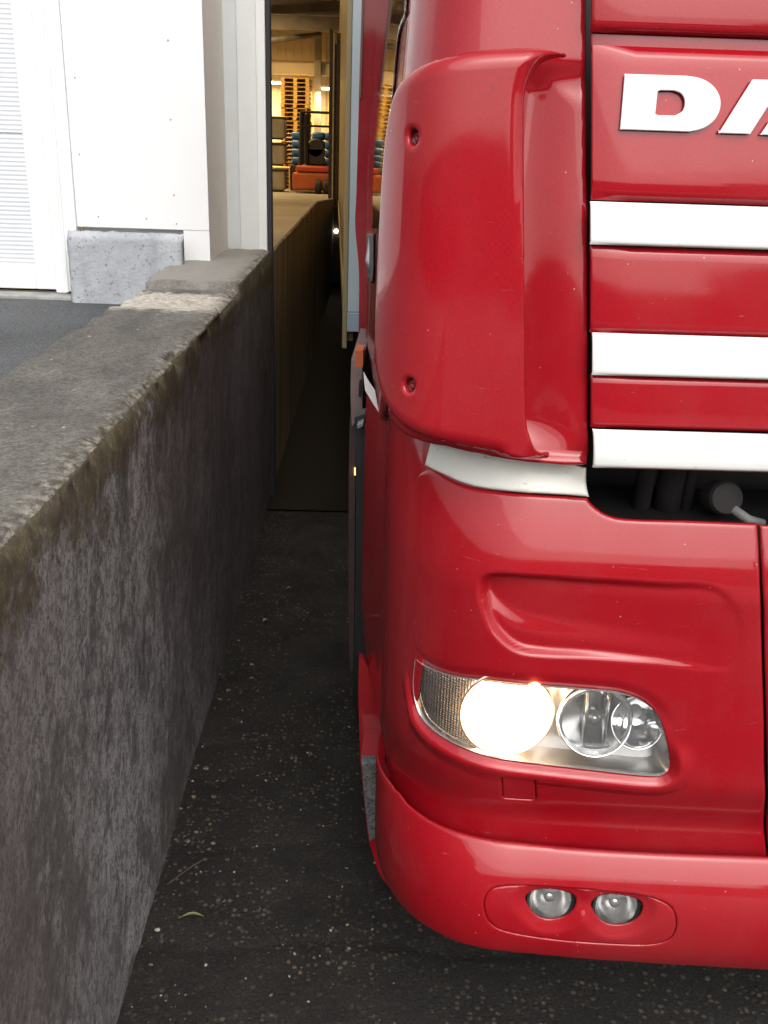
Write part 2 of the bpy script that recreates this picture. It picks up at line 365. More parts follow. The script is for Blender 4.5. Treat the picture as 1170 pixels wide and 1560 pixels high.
# hall floor (level, then falling away) and its dock face
def hz(y): return 1.30 if y < 9.2 else 1.30-(.83*min(1, (y-9.2)/17.))
ys = list(np.arange(5.03, 9.21, .2))+[9.2]+list(np.arange(9.8, 34, .8))
v = []; f = []
for y in ys: v += [(-.515, y, hz(y)), (-9, y, hz(y))]
for i in range(len(ys)-1): f.append((2*i, 2*i+2, 2*i+3, 2*i+1))
tag(mesh('hall_floor', v, f, M['hallfloor']), kind='structure')
v = []; f = []
ys2 = [5.006]+ys
for y in ys2: v += [(-.505-.01*mnoise.noise(Vector((y*3, 0, 0))), y, hz(y)-.006), (-.52, y, .0)]
for i in range(len(ys2)-1): f.append((2*i, 2*i+1, 2*i+3, 2*i+2))
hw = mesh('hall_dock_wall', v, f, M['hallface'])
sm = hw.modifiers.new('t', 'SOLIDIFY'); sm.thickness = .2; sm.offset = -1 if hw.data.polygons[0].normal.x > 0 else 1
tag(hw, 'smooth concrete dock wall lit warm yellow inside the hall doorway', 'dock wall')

# ------------------------------------------------------------------ warehouse building
wh = thing('warehouse', 'white clad warehouse with a tall open doorway showing its yellow lit hall', 'building', (-1, 4.8, 0))
P = wh
# pilaster of white sheet
bm = bmesh.new(); abox(bm, -1.302, -.722, 4.45, 4.99, 1.442, 7, .003); abox(bm, -.836, -.7221, 4.452, 4.70, 1.284, 1.4419, 0); abox(bm, -1.30, -.8365, 4.53, 4.99, 1.1, 1.4415)
pil = from_bm('pilaster', bm, M['cladwhite'], P)
mesh('reveal_panel', [(-.7195, 4.452, 1.286), (-.7195, 5.0, 1.286), (-.7195, 5.0, 7), (-.7195, 4.452, 7)], [(0, 1, 2, 3)], M['cladbeige'], P)
for (px, py) in ((256, 61), (260, 182), (265, 297), (150, 330), (223, 333), (269, 341), (114, 118), (121, 235)):
    c = onY(px, py, 4.449); bm = bmesh.new(); lathe(bm, [(.0032, 0), (.0032, .002), (0, .003)], c, (0, -1, 0), 8); from_bm('screw', bm, M['steel'], pil)
# recess panels beside the doorway
box('recess_panel', -.7195, -.655, 5.0, 5.06, 1.300, 7, M['cladgrey'], P)
box('recess_panel', -.6548, -.566, 4.985, 5.06, 1.300, 7, plain('pale_sheet', (.72, .74, .73), .4, 0, .03), P, .002)
box('edge_profile', -.5655, -.522, 4.972, 5.06, 1.302, 7, M['cladwhite'], P, .004)
box('door_seal', -.5215, -.500, 4.985, 5.055, .0, 7, M['seal'], P, .003)
box('expansion_joint', -.512, -.498, 4.978, 4.985, .0, 1.30, M['black'], P)
# plinth
def plinth():
    bm = bmesh.new(); bmesh.ops.create_grid(bm, x_segments=50, y_segments=32, size=.5)
    for v in bm.verts:
        x, z = v.co.x+.5, v.co.y+.5
        e = min(x, 1-x)*.49; t = (1-z)*.31
        y = 4.30+.02*max(0, 1-e/.018)**2+.03*max(0, 1-t/.03)**2+.0022*mnoise.fractal(Vector((x*12, z*8, 0)), 1, 2, 4)
        v.co = Vector((-1.312+x*.496+.004*mnoise.noise(Vector((z*9, x*4, 2))), y, 1.12+.318*z-(.006*mnoise.noise(Vector((x*14, 0, 5))) if z > .97 else 0)))
    return from_bm('plinth', bm, M['plinth'], P, True)
pl = plinth(); md = pl.modifiers.new('t', 'SOLIDIFY'); md.thickness = .2; md.offset = -1 if pl.data.polygons[0].normal.y < 0 else 1
# wide outer wall above and left, over the doorway, and to the right
bm = bmesh.new(); abox(bm, -9, -2.9, 4.47, 4.70, 1.13, 7); abox(bm, -2.9, -1.3025, 4.52, 4.70, 3.4, 7)
abox(bm, -.4995, 4.3, 5.0, 5.2, 4.6, 7); abox(bm, 4.3, 14, 4.8, 5.0, 0, 7); from_bm('outer_wall', bm, M['cladwhite'], P)
# glazed door: outer frame, leaf frame, fluted panes
dr = box('door', -1.3655, -1.303, 4.44, 4.52, 1.16, 3.4, M['cladwhite'], P, .006)
bm = bmesh.new()
abox(bm, -1.508, -1.42, 4.462, 4.51, 1.165, 3.4, .004); abox(bm, -2.9, -1.5085, 4.463, 4.51, 1.165, 1.262, .004)
abox(bm, -1.4195, -1.366, 4.452, 4.52, 1.152, 3.4, .004)
abox(bm, -1.366, -1.357, 4.432, 4.4399, 1.16, 3.4, .001)
from_bm('leaf_frame', bm, M['cladwhite'], dr)
box('lower_pane', -2.9, -1.509, 4.474, 4.4815, 1.2625, 1.815, M['flute'], dr)
box('pane_gap_blocker', -2.9, -1.509, 4.482, 4.50, 1.80, 1.84, M['cladgrey'], dr)  # added behind the panes to stop hall light leaking through their gap
box('upper_pane', -2.9, -1.509, 4.474, 4.4815, 1.822, 3.4, M['flute'], dr)
box('threshold', -2.9, -1.30, 4.36, 4.52, 1.128, 1.150, plain('threshold_concrete', (.30, .30, .29), .8, 0, .3, 12), dr, .005)
# hall interior
bm = bmesh.new(); nb = 60
for i in range(nb):           # ribbed back wall
    x = -9+i*15/nb; abox(bm, x, x+.17, 32.96, 33.0, .2, 6.4)
abox(bm, -9, 6, 33.0, 33.1, 0, 6.4)
from_bm('back_wall', bm, M['cream'], P)
box('side_wall', -9.1, -9, 4.7, 33.1, 0, 6.6, M['cream'], P)
box('side_wall', 6, 6.1, 5.0, 33.1, 0, 6.6, M['cream'], P)
box('roof', -9.1, 14, 4.72, 33.1, 6.6, 6.8, M['ceil'], P)
box('cross_beam', -9, 6, 31.8, 32, 3.55, 3.93, M['beamcream'], P, .02)
bm = bmesh.new()
for y, z0, z1 in ((12, 4.15, 4.35), (18, 4.1, 4.35), (24, 4.35, 4.65), (29, 4.5, 4.95)):
    abox(bm, -9, 6, y, y+.18, z0, z1); abox(bm, -9, 6, y, y+.12, z1+.9, z1+1.05)
    for k in range(-8, 6):
        atube(bm, [(k*1.0, y+.06, z1), (k*1.0+.5, y+.06, z1+.95), (k*1.0+1, y+.06, z1)], .05, 6)
from_bm('roof_truss', bm, M['truss'], P)
bm = bmesh.new()
for x in (-8, -6, -4, -2, 0, 2): abox(bm, x, x+.16, 5.2, 33, 5.5, 5.65)
for a, b in (((-4.2, 28, 3.95), (-1.6, 30, 4.5)), ((-4.0, 25, 4.1), (-1.5, 22, 4.9))): atube(bm, [a, b], .07, 8)
from_bm('purlin', bm, M['ceil'], P)
box('hall_column', -1.86, -1.66, 31.5, 31.78, .4, 6.5, M['bin'], P, .02)
# tube lamps
def tube_lamp(x0, x1, y, z, label, energy):
    t = thing('tube_lamp', label, 'lamp', ((x0+x1)/2, y, z), 'tube lamps hanging in the hall')
    box('housing', x0, x1, y-.06, y+.06, z+.03, z+.09, M['cladgrey'], t, .01)
    bm = bmesh.new(); atube(bm, [(x0+.03, y, z), (x1-.03, y, z)], .03, 12); from_bm('glowing_tube', bm, M['tube'], t)
    if energy:
        L = bpy.data.lights.new('tube_glow', 'AREA'); L.shape = 'RECTANGLE'; L.size = x1-x0; L.size_y = .12; L.energy = energy; L.color = (1, .70, .33)
        o = bpy.data.objects.new('tube_glow', L); COL.objects.link(o); o.location = (0, 0, -.05); o.parent = t
tube_lamp(-4.6, -2.73, 31.6, 3.30, 'glowing tube lamp across the back wall left of the pallet stack', 160)
tube_lamp(-1.66, -1.2, 31.2, 3.17, 'short glowing tube lamp right of the pallet stack', 40)
tube_lamp(-1.1, .7, 8.2, 6.2, 'ceiling tube lamp above the gap between dock and trailer, out of frame', 22)
for i, (x, y) in enumerate(((-3.5, 7.5), (-3.5, 14), (-3.5, 21), (-3.6, 27), (3.3, 12), (3.3, 20))):
    tube_lamp(x-.9, x+.9, y, 5.0, 'ceiling tube lamp over the hall floor, one of several out of frame', (75, 85, 120, 210, 0, 0)[i])

# ------------------------------------------------------------------ things inside the hall
def pallet():
    bm = bmesh.new()
    for k in range(5): abox(bm, -.405, .405, -.6+k*.241, -.6+k*.241+.236, .088, .106)
    for x in (-.40, -.05, .29):
        abox(bm, x, x+.11, -.6, .6, 0, .018); abox(bm, x, x+.11, -.6, .6, .070, .0875)
        for y in (-.6, -.07, .46): abox(bm, x+.004, x+.106, y, y+.14, .0182, .0698)
    abox(bm, -.40, .40, .602, .615, .002, .10)  # deck closed up and end board added so the openings stay dark
    me = bpy.data.meshes.new('pallet'); bm.to_mesh(me); bm.free(); me.materials.append(M['wood']); return me
pme = pallet()
for k in range(26):
    o = bpy.data.objects.new('pallet', pme); COL.objects.link(o); o.location = (-2.305+random.uniform(-.012, .012), 30.4+random.uniform(-.02, .02), .47+.1115*k)
    tag(o, 'yellow wooden pallet in the tall stack behind the forklift', 'pallet', 'pallets in the tall stack')
for k in range(5):
    o = bpy.data.objects.new('pallet', pme); COL.objects.link(o); o.location = (-2.66, 29.0, .47+.1115*k)
    tag(o, 'wooden pallet in the low stack between grey bins and forklift', 'pallet', 'pallets in the low stack')
z = hz(27)
for k, lb in enumerate(('grey bin at the bottom of the stack by the hall doorway edge', 'grey bin in the middle of the stack of three bins', 'grey bin on top of the stack with rounded lid')):
    t = thing('storage_bin', lb, 'bin', (-2.72, 27, z+k*.635), 'grey bins stacked in the hall')
    bm = bmesh.new(); abox(bm, -3.1, -2.32, 26.7, 27.3, z+k*.635+.03, z+k*.635+.57, .07); from_bm('body', bm, M['bin'], t, False)
    box('rim', -3.13, -2.29, 26.67, 27.33, z+k*.635+.5, z+k*.635+.55, M['dark'], t, .01)
    box('foot', -3.0, -2.4, 26.72, 27.2, z+k*.635, z+k*.635+.03, M['dark'], t)
for i, x in enumerate((-2.06, -1.52, -1.18)):
    for k in range(4):
        bm = bmesh.new(); abox(bm, x-.17, x+.17, 27.7, 28.3, 1.12+k*.21, 1.12+k*.21+.205, .05)
        o = from_bm('blue_crate', bm, M['blue'], None, True)
        tag(o, ('blue crate', 'blue crate', 'blue crate')[i]+(' in the left stack beside the forklift seat', ' in the middle stack hidden behind the forklift seat', ' in the right stack beside the dark mast')[i], 'crate', ('left', 'middle', 'right')[i]+' stack of blue crates')
o = box('crate_bench', -2.28, -.98, 27.7, 28.35, z, 1.118, M['mast'], None, .02); tag(o, 'dark low bench under the blue crates behind the forklift', 'bench')
# forklift, seen from behind
fk = thing('forklift', 'orange forklift standing in the yellow lit hall before the pallet stack', 'forklift', (-1.5, 26.5, z))
bm = bmesh.new(); abox(bm, -2.08, -.98, 26.0, 26.6, z+.10, z+.52, .06); from_bm('counterweight', bm, M['orange'], fk)
bm = bmesh.new(); abox(bm, -2.0, -1.0, 26.05, 27.1, z+.53, z+.68, .04); from_bm('body', bm, M['orange'], fk)
box('red_stripe', -1.95, -1.05, 26.02, 26.05, z+.56, z+.64, plain('red_stripe', (.5, .04, .02), .5), fk)
bm = bmesh.new(); lathe(bm, [(0, -.06), (.20, -.06), (.24, 0), (.20, .06), (0, .06)], (-1.52, 26.5, z+1.10), (0, 1, 0), 28)
abox(bm, -1.75, -1.29, 26.44, 26.56, z+.70, z+1.10, .03); abox(bm, -1.78, -1.26, 26.5, 27, z+.68, z+.78, .03); from_bm('seat', bm, M['dark'], fk)
bm = bmesh.new()
for x in (-1.90, -1.12): atube(bm, [(x, 26.25, z+.6), (x+.02, 26.4, z+1.95)], .045, 8); atube(bm, [(x, 27.2, z+.6), (x+.02, 27.0, z+1.95)], .04, 8)
for y in (26.4, 26.6, 26.8, 27.0): atube(bm, [(-1.9, y, z+1.95), (-1.1, y, z+1.95)], .03, 6)
atube(bm, [(-1.9, 26.35, z+1.62), (-1.1, 26.35, z+1.62)], .03, 6); atube(bm, [(-1.75, 26.4, z+.7), (-1.75, 26.4, z+1.9)], .06, 8)
from_bm('overhead_guard', bm, M['black'], fk)
for x in (-1.42, -1.20): 
    bm = bmesh.new(); lathe(bm, [(0, -.08), (.16, -.08), (.18, -.04), (.18, .04), (.16, .08), (0, .08)], (x, 26.0, z+.18), (1, 0, 0), 24); from_bm('wheel', bm, M['rubber'], fk)
bm = bmesh.new()
for x in (-1.8, -1.2): abox(bm, x, x+.10, 27.25, 27.35, z+.05, z+2.05)
from_bm('mast', bm, M['mast'], fk)
# stacker with its tall mast, in the dark lane
stk = thing('stacker', 'dark stacker with tall lifting mast standing between dock end and trailer', 'stacker', (-.5, 13.3, 0))
box('chassis', -.72, -.40, 12.9, 13.9, .06, 1.05, M['mast'], stk, .03)
bm = bmesh.new(); abox(bm, -.585, -.545, 13.0, 13.1, .9, 3.06, .004); abox(bm, -.50, -.445, 13.0, 13.12, .9, 3.02, .004)
abox(bm, -.545, -.50, 13.06, 13.08, .95, 2.9); from_bm('mast', bm, M['mast'], stk)
bm = bmesh.new()
prof_ = [(.004, 0)]
for k in range(9): prof_ += [(.006, .1+k*.2), (.017, .105+k*.2), (.017, .15+k*.2), (.006, .155+k*.2)]
lathe(bm, prof_+[(0, 2.0)], (-.438, 13.0, 1.0), (0, .0001, 1), 8)
from_bm('chain_guide', bm, M['black'], stk)
bm = bmesh.new(); atube(bm, [(-.53, 12.99, .95), (-.53, 12.99, 3.0)], .012, 8); from_bm('lift_ram', bm, M['satin'], stk)
bm = bmesh.new(); lathe(bm, [(0, .02), (.02, .015), (.025, 0)], (-.473, 12.89, .725), (0, -1, 0), 12); from_bm('lamp', bm, M['spot'], stk)
for x in (-.68, -.44):
    bm = bmesh.new(); lathe(bm, [(0, -.03), (.09, -.03), (.09, .03), (0, .03)], (x, 13.4, .09), (1, 0, 0), 18); from_bm('wheel', bm, M['rubber'], stk)

# ------------------------------------------------------------------ trailer
tr = thing('trailer', 'pale grey box trailer coupled behind the red truck cab', 'trailer', (1.15, 4.3, 0)); ang = radians(2.25)
def tb(name, x0, x1, y0, y1, z0, z1, mat, bev=0):
    bm = bmesh.new(); abox(bm, x0, x1, y0, y1, z0, z1, bev)
    bmesh.ops.rotate(bm, verts=bm.verts, cent=(-.118, 4.3, 0), matrix=Matrix.Rotation(ang, 3, 'Z')); return from_bm(name, bm, mat, tr)
tb('box_body', -.110, 2.43, 4.312, 17.6, 1.10, 3.95, M['trailside'], .01)
tb('front_panel', -.104, 2.42, 4.296, 4.3115, 1.13, 3.95, M['trailer'], .004)
tb('front_sill', -.104, 2.42, 4.292, 4.3105, 1.045, 1.1285, M['trailsill'], .003)
tb('corner_profile', -.125, -.1045, 4.292, 4.36, .97, 3.95, M['trailside'], .004)
tb('side_rail', -.118, -.075, 4.362, 17.6, .99, 1.099, M['trailside'], .004)
tb('chassis', .5, 1.8, 4.5, 17.4, .75, 1.04, M['dark'])
for y in (11.6, 12.9, 14.2):
    for x in (.02, 2.06):
        bm = bmesh.new(); lathe(bm, [(.22, 0), (.28, .02), (.46, .0), (.5, .05), (.5, .25), (.46, .3), (.25, .28), (0, .24)], (x, y, .5), (1, 0, 0), 32)
        bmesh.ops.rotate(bm, verts=bm.verts, cent=(-.118, 4.3, 0), matrix=Matrix.Rotation(ang, 3, 'Z')); from_bm('wheel', bm, M['rubber'], tr)

# ------------------------------------------------------------------ curved body surfaces of the truck
XC = 1.23
class Surf:
    """plan profile (corner + side) swept up z; s = arc length from the start of the front face (+ to the right, - round the corner and back)"""
    def __init__(s, y0, xs, rx, ry, n=2.3, slope=.04, bow=.03, L=2.4):
        s.y0, s.xs = y0, xs
        pts = []
        for k in range(61):
            a = k/60*pi/2; pts.append((rx-rx*sin(a)**(2/n), ry*(1-cos(a)**(2/n))))
        for k in range(1, 90): t = k/89*L; pts.append((-slope*t, ry+t))
        fr = [(rx+k*.02, -bow*(1-(1-k*.02/1.15)**2)) for k in range(75, 0, -1)]
        P_ = np.array(fr+pts); i0 = len(fr)
        d = np.r_[0, np.cumsum(np.hypot(*np.diff(P_, axis=0).T))]; s0 = d[i0]
        ss = np.arange(0, d[-1], .004); X = np.interp(ss, d, P_[:, 0]); Y = np.interp(ss, d, P_[:, 1])
        for _ in range(3):
            k = np.ones(9)/9; X[4:-4] = np.convolve(X, k, 'valid'); Y[4:-4] = np.convolve(Y, k, 'valid')
        s.s = (s0-ss)[::-1]; s.dx = X[::-1]; s.dy = Y[::-1]
    def P(s, u, z):
        u, z = np.asarray(u, float), np.asarray(z, float)
        return np.stack([s.xs(z)+np.interp(u, s.s, s.dx), s.y0(z)+np.interp(u, s.s, s.dy), z], -1)
    def N(s, u, z):
        e = .003; a = s.P(u+e, z)-s.P(u-e, z); b = s.P(u, z+e)-s.P(u, z-e); n = np.cross(a, b)
        return n/np.linalg.norm(n, axis=-1, keepdims=True)
def pproj(p):
    d = p-CAM; c = d@FW; return np.stack([585+FPX*(d@RT)/c, 780-FPX*(d@UP)/c], -1)
def unproj(sf, px, zr=(.1, 3.2), sr=(-2.4, 1.4)):
    """picture points -> (s, z) on the surface, nearest front-facing solution, refined by Newton"""
    px = np.atleast_2d(np.array(px, float)); U, Z = np.meshgrid(np.linspace(*sr, 300), np.linspace(*zr, 220)); U = U.ravel(); Z = Z.ravel()
    p = sf.P(U, Z); n = sf.N(U, Z); q = pproj(p); ok = ((p-CAM)*n).sum(-1) < 0; U, Z, q, p = U[ok], Z[ok], q[ok], p[ok]
    out = []
    for t in px:
        dd = ((q-t)**2).sum(-1); i = np.argmin(dd); u, z = U[i], Z[i]
        for _ in range(14):
            b = pproj(sf.P(u, z)); e = 1e-4
            J = np.stack([(pproj(sf.P(u+e, z))-b)/e, (pproj(sf.P(u, z+e))-b)/e], -1)
            try: st = np.linalg.solve(J+1e-3*np.eye(2), t-b)
            except Exception: break
            st = np.clip(st, -.03, .03); u += st[0]; z += st[1]
            if np.abs(st).max() < 1e-6: break
        out.append((u, z))
    return np.array(out)
def curve(pts, k=6, closed=True):
    """Catmull-Rom through the points (points given with a third value 1 stay sharp corners)"""
    P_ = [np.array(p[:2], float) for p in pts]; sh = [len(p) > 2 for p in pts]; n = len(P_); out = []
    for i in range(n if closed else n-1):
        p1, p2 = P_[i], P_[(i+1) % n]
        p0 = P_[i-1] if (i > 0 or closed) and not sh[i] else p1*2-p2
        p3 = P_[(i+2) % n] if not sh[(i+1) % n] else p2*2-p1
        for t in np.arange(k)/k:
            out.append(.5*((2*p1)+(-p0+p2)*t+(2*p0-5*p1+4*p2-p3)*t*t+(-p0+3*p1-3*p2+p3)*t**3))
    return np.array(out)
def sdf(poly, Q):
    """signed distance (inside +) and nearest boundary point"""
    A = poly; B = np.roll(poly, -1, 0); D = B-A; best = np.full(len(Q), 1e9); near = np.zeros_like(Q); ins = np.zeros(len(Q), bool)
    for a, b, d in zip(A, B, D):
        L = d@d
        if L < 1e-14: continue
        t = np.clip(((Q-a)@d)/L, 0, 1); c = a+t[:, None]*d; r = ((Q-c)**2).sum(-1); m = r < best; best[m] = r[m]; near[m] = c[m]
        m2 = ((a[1] > Q[:, 1]) != (b[1] > Q[:, 1])); xi = a[0]+(Q[:, 1]-a[1])/(b[1]-a[1]+1e-18)*(b[0]-a[0]); ins ^= m2 & (Q[:, 0] < xi)
    return np.where(ins, 1, -1)*np.sqrt(best), near
sm01 = lambda x: (lambda t: t*t*(3-2*t))(np.clip(x, 0, 1))
def panel(name, sf, outline, mat, parent, step=.004, holes=(), disp=None, lift=0., thick=.004, edge=.005, hedge=None, flip=False, mirror=None, shift=True):
    """a sheet on the surface, clipped to the outline, holes cut, displaced along the normal, with rounded edge"""
    lo = outline.min(0)-step*1.5; hi = outline.max(0)+step*1.5
    us = np.arange(lo[0], hi[0], step); zs = np.arange(lo[1], hi[1], step); nu = len(us)
    U, Z = np.meshgrid(us, zs); Q = np.stack([U.ravel(), Z.ravel()], -1)
    d, near = sdf(outline, Q); ish = np.zeros(len(Q), bool)
    for hpoly in holes:
        dh, nh = sdf(hpoly, Q); m = -dh < d; d = np.where(m, -dh, d); near[m] = nh[m]; ish |= m
    ins = d > 0
    cl = ins & (d < .6*step) & (d > 1e-7)
    Q[cl] = near[cl]+(Q[cl]-near[cl])/d[cl, None]*.6*step; d[cl] = .6*step
    q = np.arange(len(Q)).reshape(len(zs), nu); F = np.stack([q[:-1, :-1], q[:-1, 1:], q[1:, 1:], q[1:, :-1]], -1).reshape(-1, 4)
    F = F[ins[F].any(1)]; used = np.unique(F); out = used[~ins[used]]; Q[out] = near[out]; d[out] = 0
    idx = -np.ones(len(Q), int); idx[used] = np.arange(len(used)); Q = Q[used]; d = d[used]; ish = ish[used]; F = idx[F]
    off = np.full(len(Q), lift, float)
    if edge:
        ee = np.where(ish, edge if hedge is None else hedge, edge); t = np.clip(d/ee, 0, 1); off -= ee*.75*(1-t)**2
    if disp is not None: off = off+disp(Q, d)
    Pn = sf.P(Q[:, 0], Q[:, 1]); Nn = sf.N(Q[:, 0], Q[:, 1]); V = Pn+Nn*off[:, None]
    def mk(V, F, nm):
        o = mesh(nm, V, F, mat, parent, True)
        if thick:
            s_ = o.modifiers.new('t', 'SOLIDIFY'); s_.thickness = thick; s_.offset = -1 if F is F0 else -1
        return o
    F0 = F
    if mirror == 'join':
        V2 = V.copy(); V2[:, 0] = 2*XC-V2[:, 0]; F = np.concatenate([F, F[:, ::-1]+len(V)]); V = np.concatenate([V, V2]); F0 = F
    o = mk(V, F, name)
    if mirror == 'copy':
        V2 = V.copy(); V2[:, 0] = 2*XC-V2[:, 0]; mk(V2, F[:, ::-1], name)
    return o
def loft(name, sf, poly, offs, mat, parent, cap=None):
    """walls running inward from an outline on the surface; offs list of offsets (and shrink)"""
    v = []; f = []; n = len(poly); c = poly.mean(0)
    for o, k in offs:
        q = c+(poly-c)*k; p = sf.P(q[:, 0], q[:, 1])+sf.N(q[:, 0], q[:, 1])*o; v += list(p)
    for j in range(len(offs)-1):
        for i in range(n): f.append((j*n+i, j*n+(i+1) % n, (j+1)*n+(i+1) % n, (j+1)*n+i))
    if cap: f.append(tuple(range((len(offs)-1)*n, len(offs)*n)))
    return mesh(name, v, f, mat, parent, True)

# truck
tk = thing('truck', 'red lorry cab with white grille slats and its headlamp lit, close beside the dock', 'truck', (XC, 2.6, 0))
def yb(z):      # headlamp module: rolls back at the top, tucks in below
    return 1.50+.42*np.clip(z-1.12, 0, 1)**1.55*1.9+.035*sm01((.76-z)/.14)
SB = Surf(yb, lambda z: .045+0*z, .26, .36, 2.3, .10, .03, .55)
def yl(z):      # lower bumper: lip
    t = np.clip((z-.45)/.165, -1, 1)
    return 1.450+.066*np.clip(t, 0, 1)**2.2+.07*np.clip(-t, 0, 1)**2.4
SL = Surf(yl, lambda z: .035+.03*np.clip((.45-z)/.16, 0, 1)**2, .27, .33, 2.3, .0, .03, .4)
yd = lambda z: 1.485+.125*(z-1.35)
SD = Surf(lambda z: 1.480+.05*(z-1.35), lambda z: .004+.012*np.clip(z-1.6, 0, 2), .115, .22, 2.3, -.02, .015, .3)             # air deflector
SA = Surf(lambda z: yd(z)+.040, lambda z: .035+.05*np.clip(z-1.8, 0, 2), .13, .22, 2.4, .040, .02, 2.2)   # cab corner and side
SG = Surf(lambda z: yd(z)+.020, lambda z: -.3+0*z, .02, .02, 2, 0, .0, .1)                        # grille plane
def up(sf, pts, k=6, **kw): 
    q = unproj(sf, [p[:2] for p in pts], **kw); return curve([tuple(a)+((1,) if len(p) > 2 else ()) for a, p in zip(q, pts)], k)

# headlamp module outline (front), headlamp hole, recess, tow cover
mod_px = [(594, 800), (606, 762), (630, 728), (655, 714), (700, 737), (780, 750), (895, 757, 1), (903, 768), (925, 783), (960, 790), (1060, 793), (1155, 797, 1), (1159.5, 900), (1162, 1000), (1165, 1100), (1167, 1200), (1170, 1312, 1),
          (1000, 1306), (860, 1300), (760, 1288), (690, 1271), (640, 1248), (606, 1214), (591, 1180), (584, 1100), (584, 950), (588, 850)]
mod = up(SB, mod_px, sr=(-.35, .9))
# let the sheet wrap well past the silhouette
left = (mod[:, 0] < unproj(SB, [(604, 900)])[0][0]) & (mod[:, 1] < 1.08)
mod[left, 0] = np.minimum(mod[left, 0], -.30)
lamp_px = [(632, 1003, 1), (648, 1016), (690, 1031), (740, 1038), (820, 1046), (900, 1052), (945, 1057), (980, 1070), (1003, 1092), (1014, 1125), (1020, 1163), (1012, 1179), (985, 1182), (900, 1173), (800, 1161), (735, 1149), (685, 1129), (650, 1103), (635, 1078), (629, 1045)]
lamp = up(SB, lamp_px, sr=(-.3, .8))
rec = up(SB, [(729, 905), (733, 883), (752, 874), (800, 876), (900, 882), (1000, 888), (1098, 897), (1135, 960), (1118, 1022), (1000, 1012), (900, 1004), (830, 1001), (785, 993), (752, 966), (736, 935)], sr=(-.3, .9))
tow = up(SB, [(764, 1182, 1), (815, 1186, 1), (817, 1220, 1), (766, 1217, 1)], 3, sr=(-.3, .9))
rx0, rx1 = rec[:, 0].min(), rec[:, 0].max()
creaseL = unproj(SB, [(608, 770), (598, 860), (590, 960)], sr=(-.3, .9))
def disp_mod(Q, d):
    o = np.zeros(len(Q))
    a, _ = sdf(rec, Q); m = a > -.03
    fade = 1-sm01((Q[:, 0]-rx0-.05)/(rx1-rx0-.06))
    zt = np.interp(Q[:, 0], *zip(*sorted([(p[0], p[1]) for p in rec if p[1] > rec[:, 1].mean()])))
    zb_ = np.interp(Q[:, 0], *zip(*sorted([(p[0], p[1]) for p in rec if p[1] <= rec[:, 1].mean()])))
    v = np.clip((Q[:, 1]-zb_)/np.maximum(zt-zb_, .02), 0, 1)
    tt = np.clip((Q[:, 0]-rx0)/(rx1-rx0), 0, 1)
    o -= .034*(1-tt)**1.05*sm01((a+.002)/.014)*(.66+.34*sm01((v-.22*(1-tt)-.02)/.30))
    t, _ = sdf(tow, Q); o -= .0015*sm01((t+.004)/.004)
    h, _ = sdf(lamp, Q); h = -h                                             # outside positive
    cz = lamp[:, 1].mean(); cs = lamp[:, 0].mean()
    below = sm01((cz-Q[:, 1]+.02+(Q[:, 0]-cs)*-.12)/.06)
    o += (.010*sm01(h/.020)*sm01(1-(h-.020)/.035)-.008*(1-sm01(h/.020)))*below
    above = sm01((Q[:, 1]-cz)/.05); o -= .006*sm01(1-h/.028)*above
    brow = sm01(1-abs(Q[:, 0]-lamp[:, 0].min()+.02)/.035)*sm01(1-abs(Q[:, 1]-cz)/.16); o -= .005*brow
    return o
hm = panel('headlamp_panel', SB, mod, M['red'], tk, .0042, [lamp, tow], disp_mod, 0, .005, .0055, .0015, mirror='copy')
tc_ = tow.mean(0)+(tow-tow.mean(0))*.975
panel('towing_eye_cover', SB, tc_, M['red'], tk, .003, lift=-.0022, thick=.004, edge=.0012, mirror='copy')
# middle bumper panel right of the seam
sr_ = unproj(SB, [(1157.5, 799), (1160, 850), (1162.5, 900), (1165, 1000), (1168, 1100), (1170, 1200), (1172.5, 1312)], sr=(-.3, 1.2))
mid = np.array([tuple(p) for p in sr_]+[(XC-.305, sr_[-1][1]), (XC-.305, sr_[0][1])])
panel('middle_panel', SB, mid, M['red'], tk, .006, edge=.003, thick=.005, mirror='join')
# lower bumper
bl = up(SL, [(581, 1210), (600, 1203), (622, 1226), (655, 1249), (700, 1267), (770, 1281), (870, 1291), (1000, 1299), (1172, 1305, 1)], sr=(-.3, 1.2))
nf = 8*6+1; bl = bl[:nf]
zt = bl[:, 1]
xs_r = np.array([.2, .6, XC-.035-.27]); zr_ = zt[-1]
ol = list(map(tuple, bl[6:]))+[(XC-.305, zr_), (XC-.305, .334), (.49, .337), (.148, .350), (-.03, .366), (-.16, .374), (-.28, .376), (-.42, .385), (-.46, zt[7]-.02), (-.30, zt[7]+.0)]
low = np.array(ol); 
fogp = [up(SL, [(802, 1378), (806, 1366), (822, 1359), (845, 1359), (870, 1365), (879, 1374), (876, 1389), (862, 1402), (838, 1407), (817, 1400)], sr=(-.2, .9)),
        up(SL, [(903, 1387), (907, 1374), (924, 1367), (948, 1368), (972, 1374), (981, 1383), (978, 1398), (964, 1411), (940, 1416), (918, 1409)], sr=(-.2, .9))]
fgl = up(SL, [(737, 1382), (743, 1360), (765, 1350), (820, 1350), (900, 1356), (980, 1365), (1020, 1380), (1031, 1405), (1022, 1430), (990, 1440), (930, 1439), (850, 1433), (780, 1422), (748, 1408)], sr=(-.2, .9))
def disp_low(Q, d):
    o = np.zeros(len(Q))
    for fp in fogp:
        h, _ = sdf(fp, Q); o -= .010*sm01(1+h/.030)
    return o
panel('bumper', SL, low, M['red'], tk, .0045, [fgl], None, 0, .005, .006, .0015, mirror='copy')
fi_ = fgl.mean(0)+(fgl-fgl.mean(0))*[.998, .996]
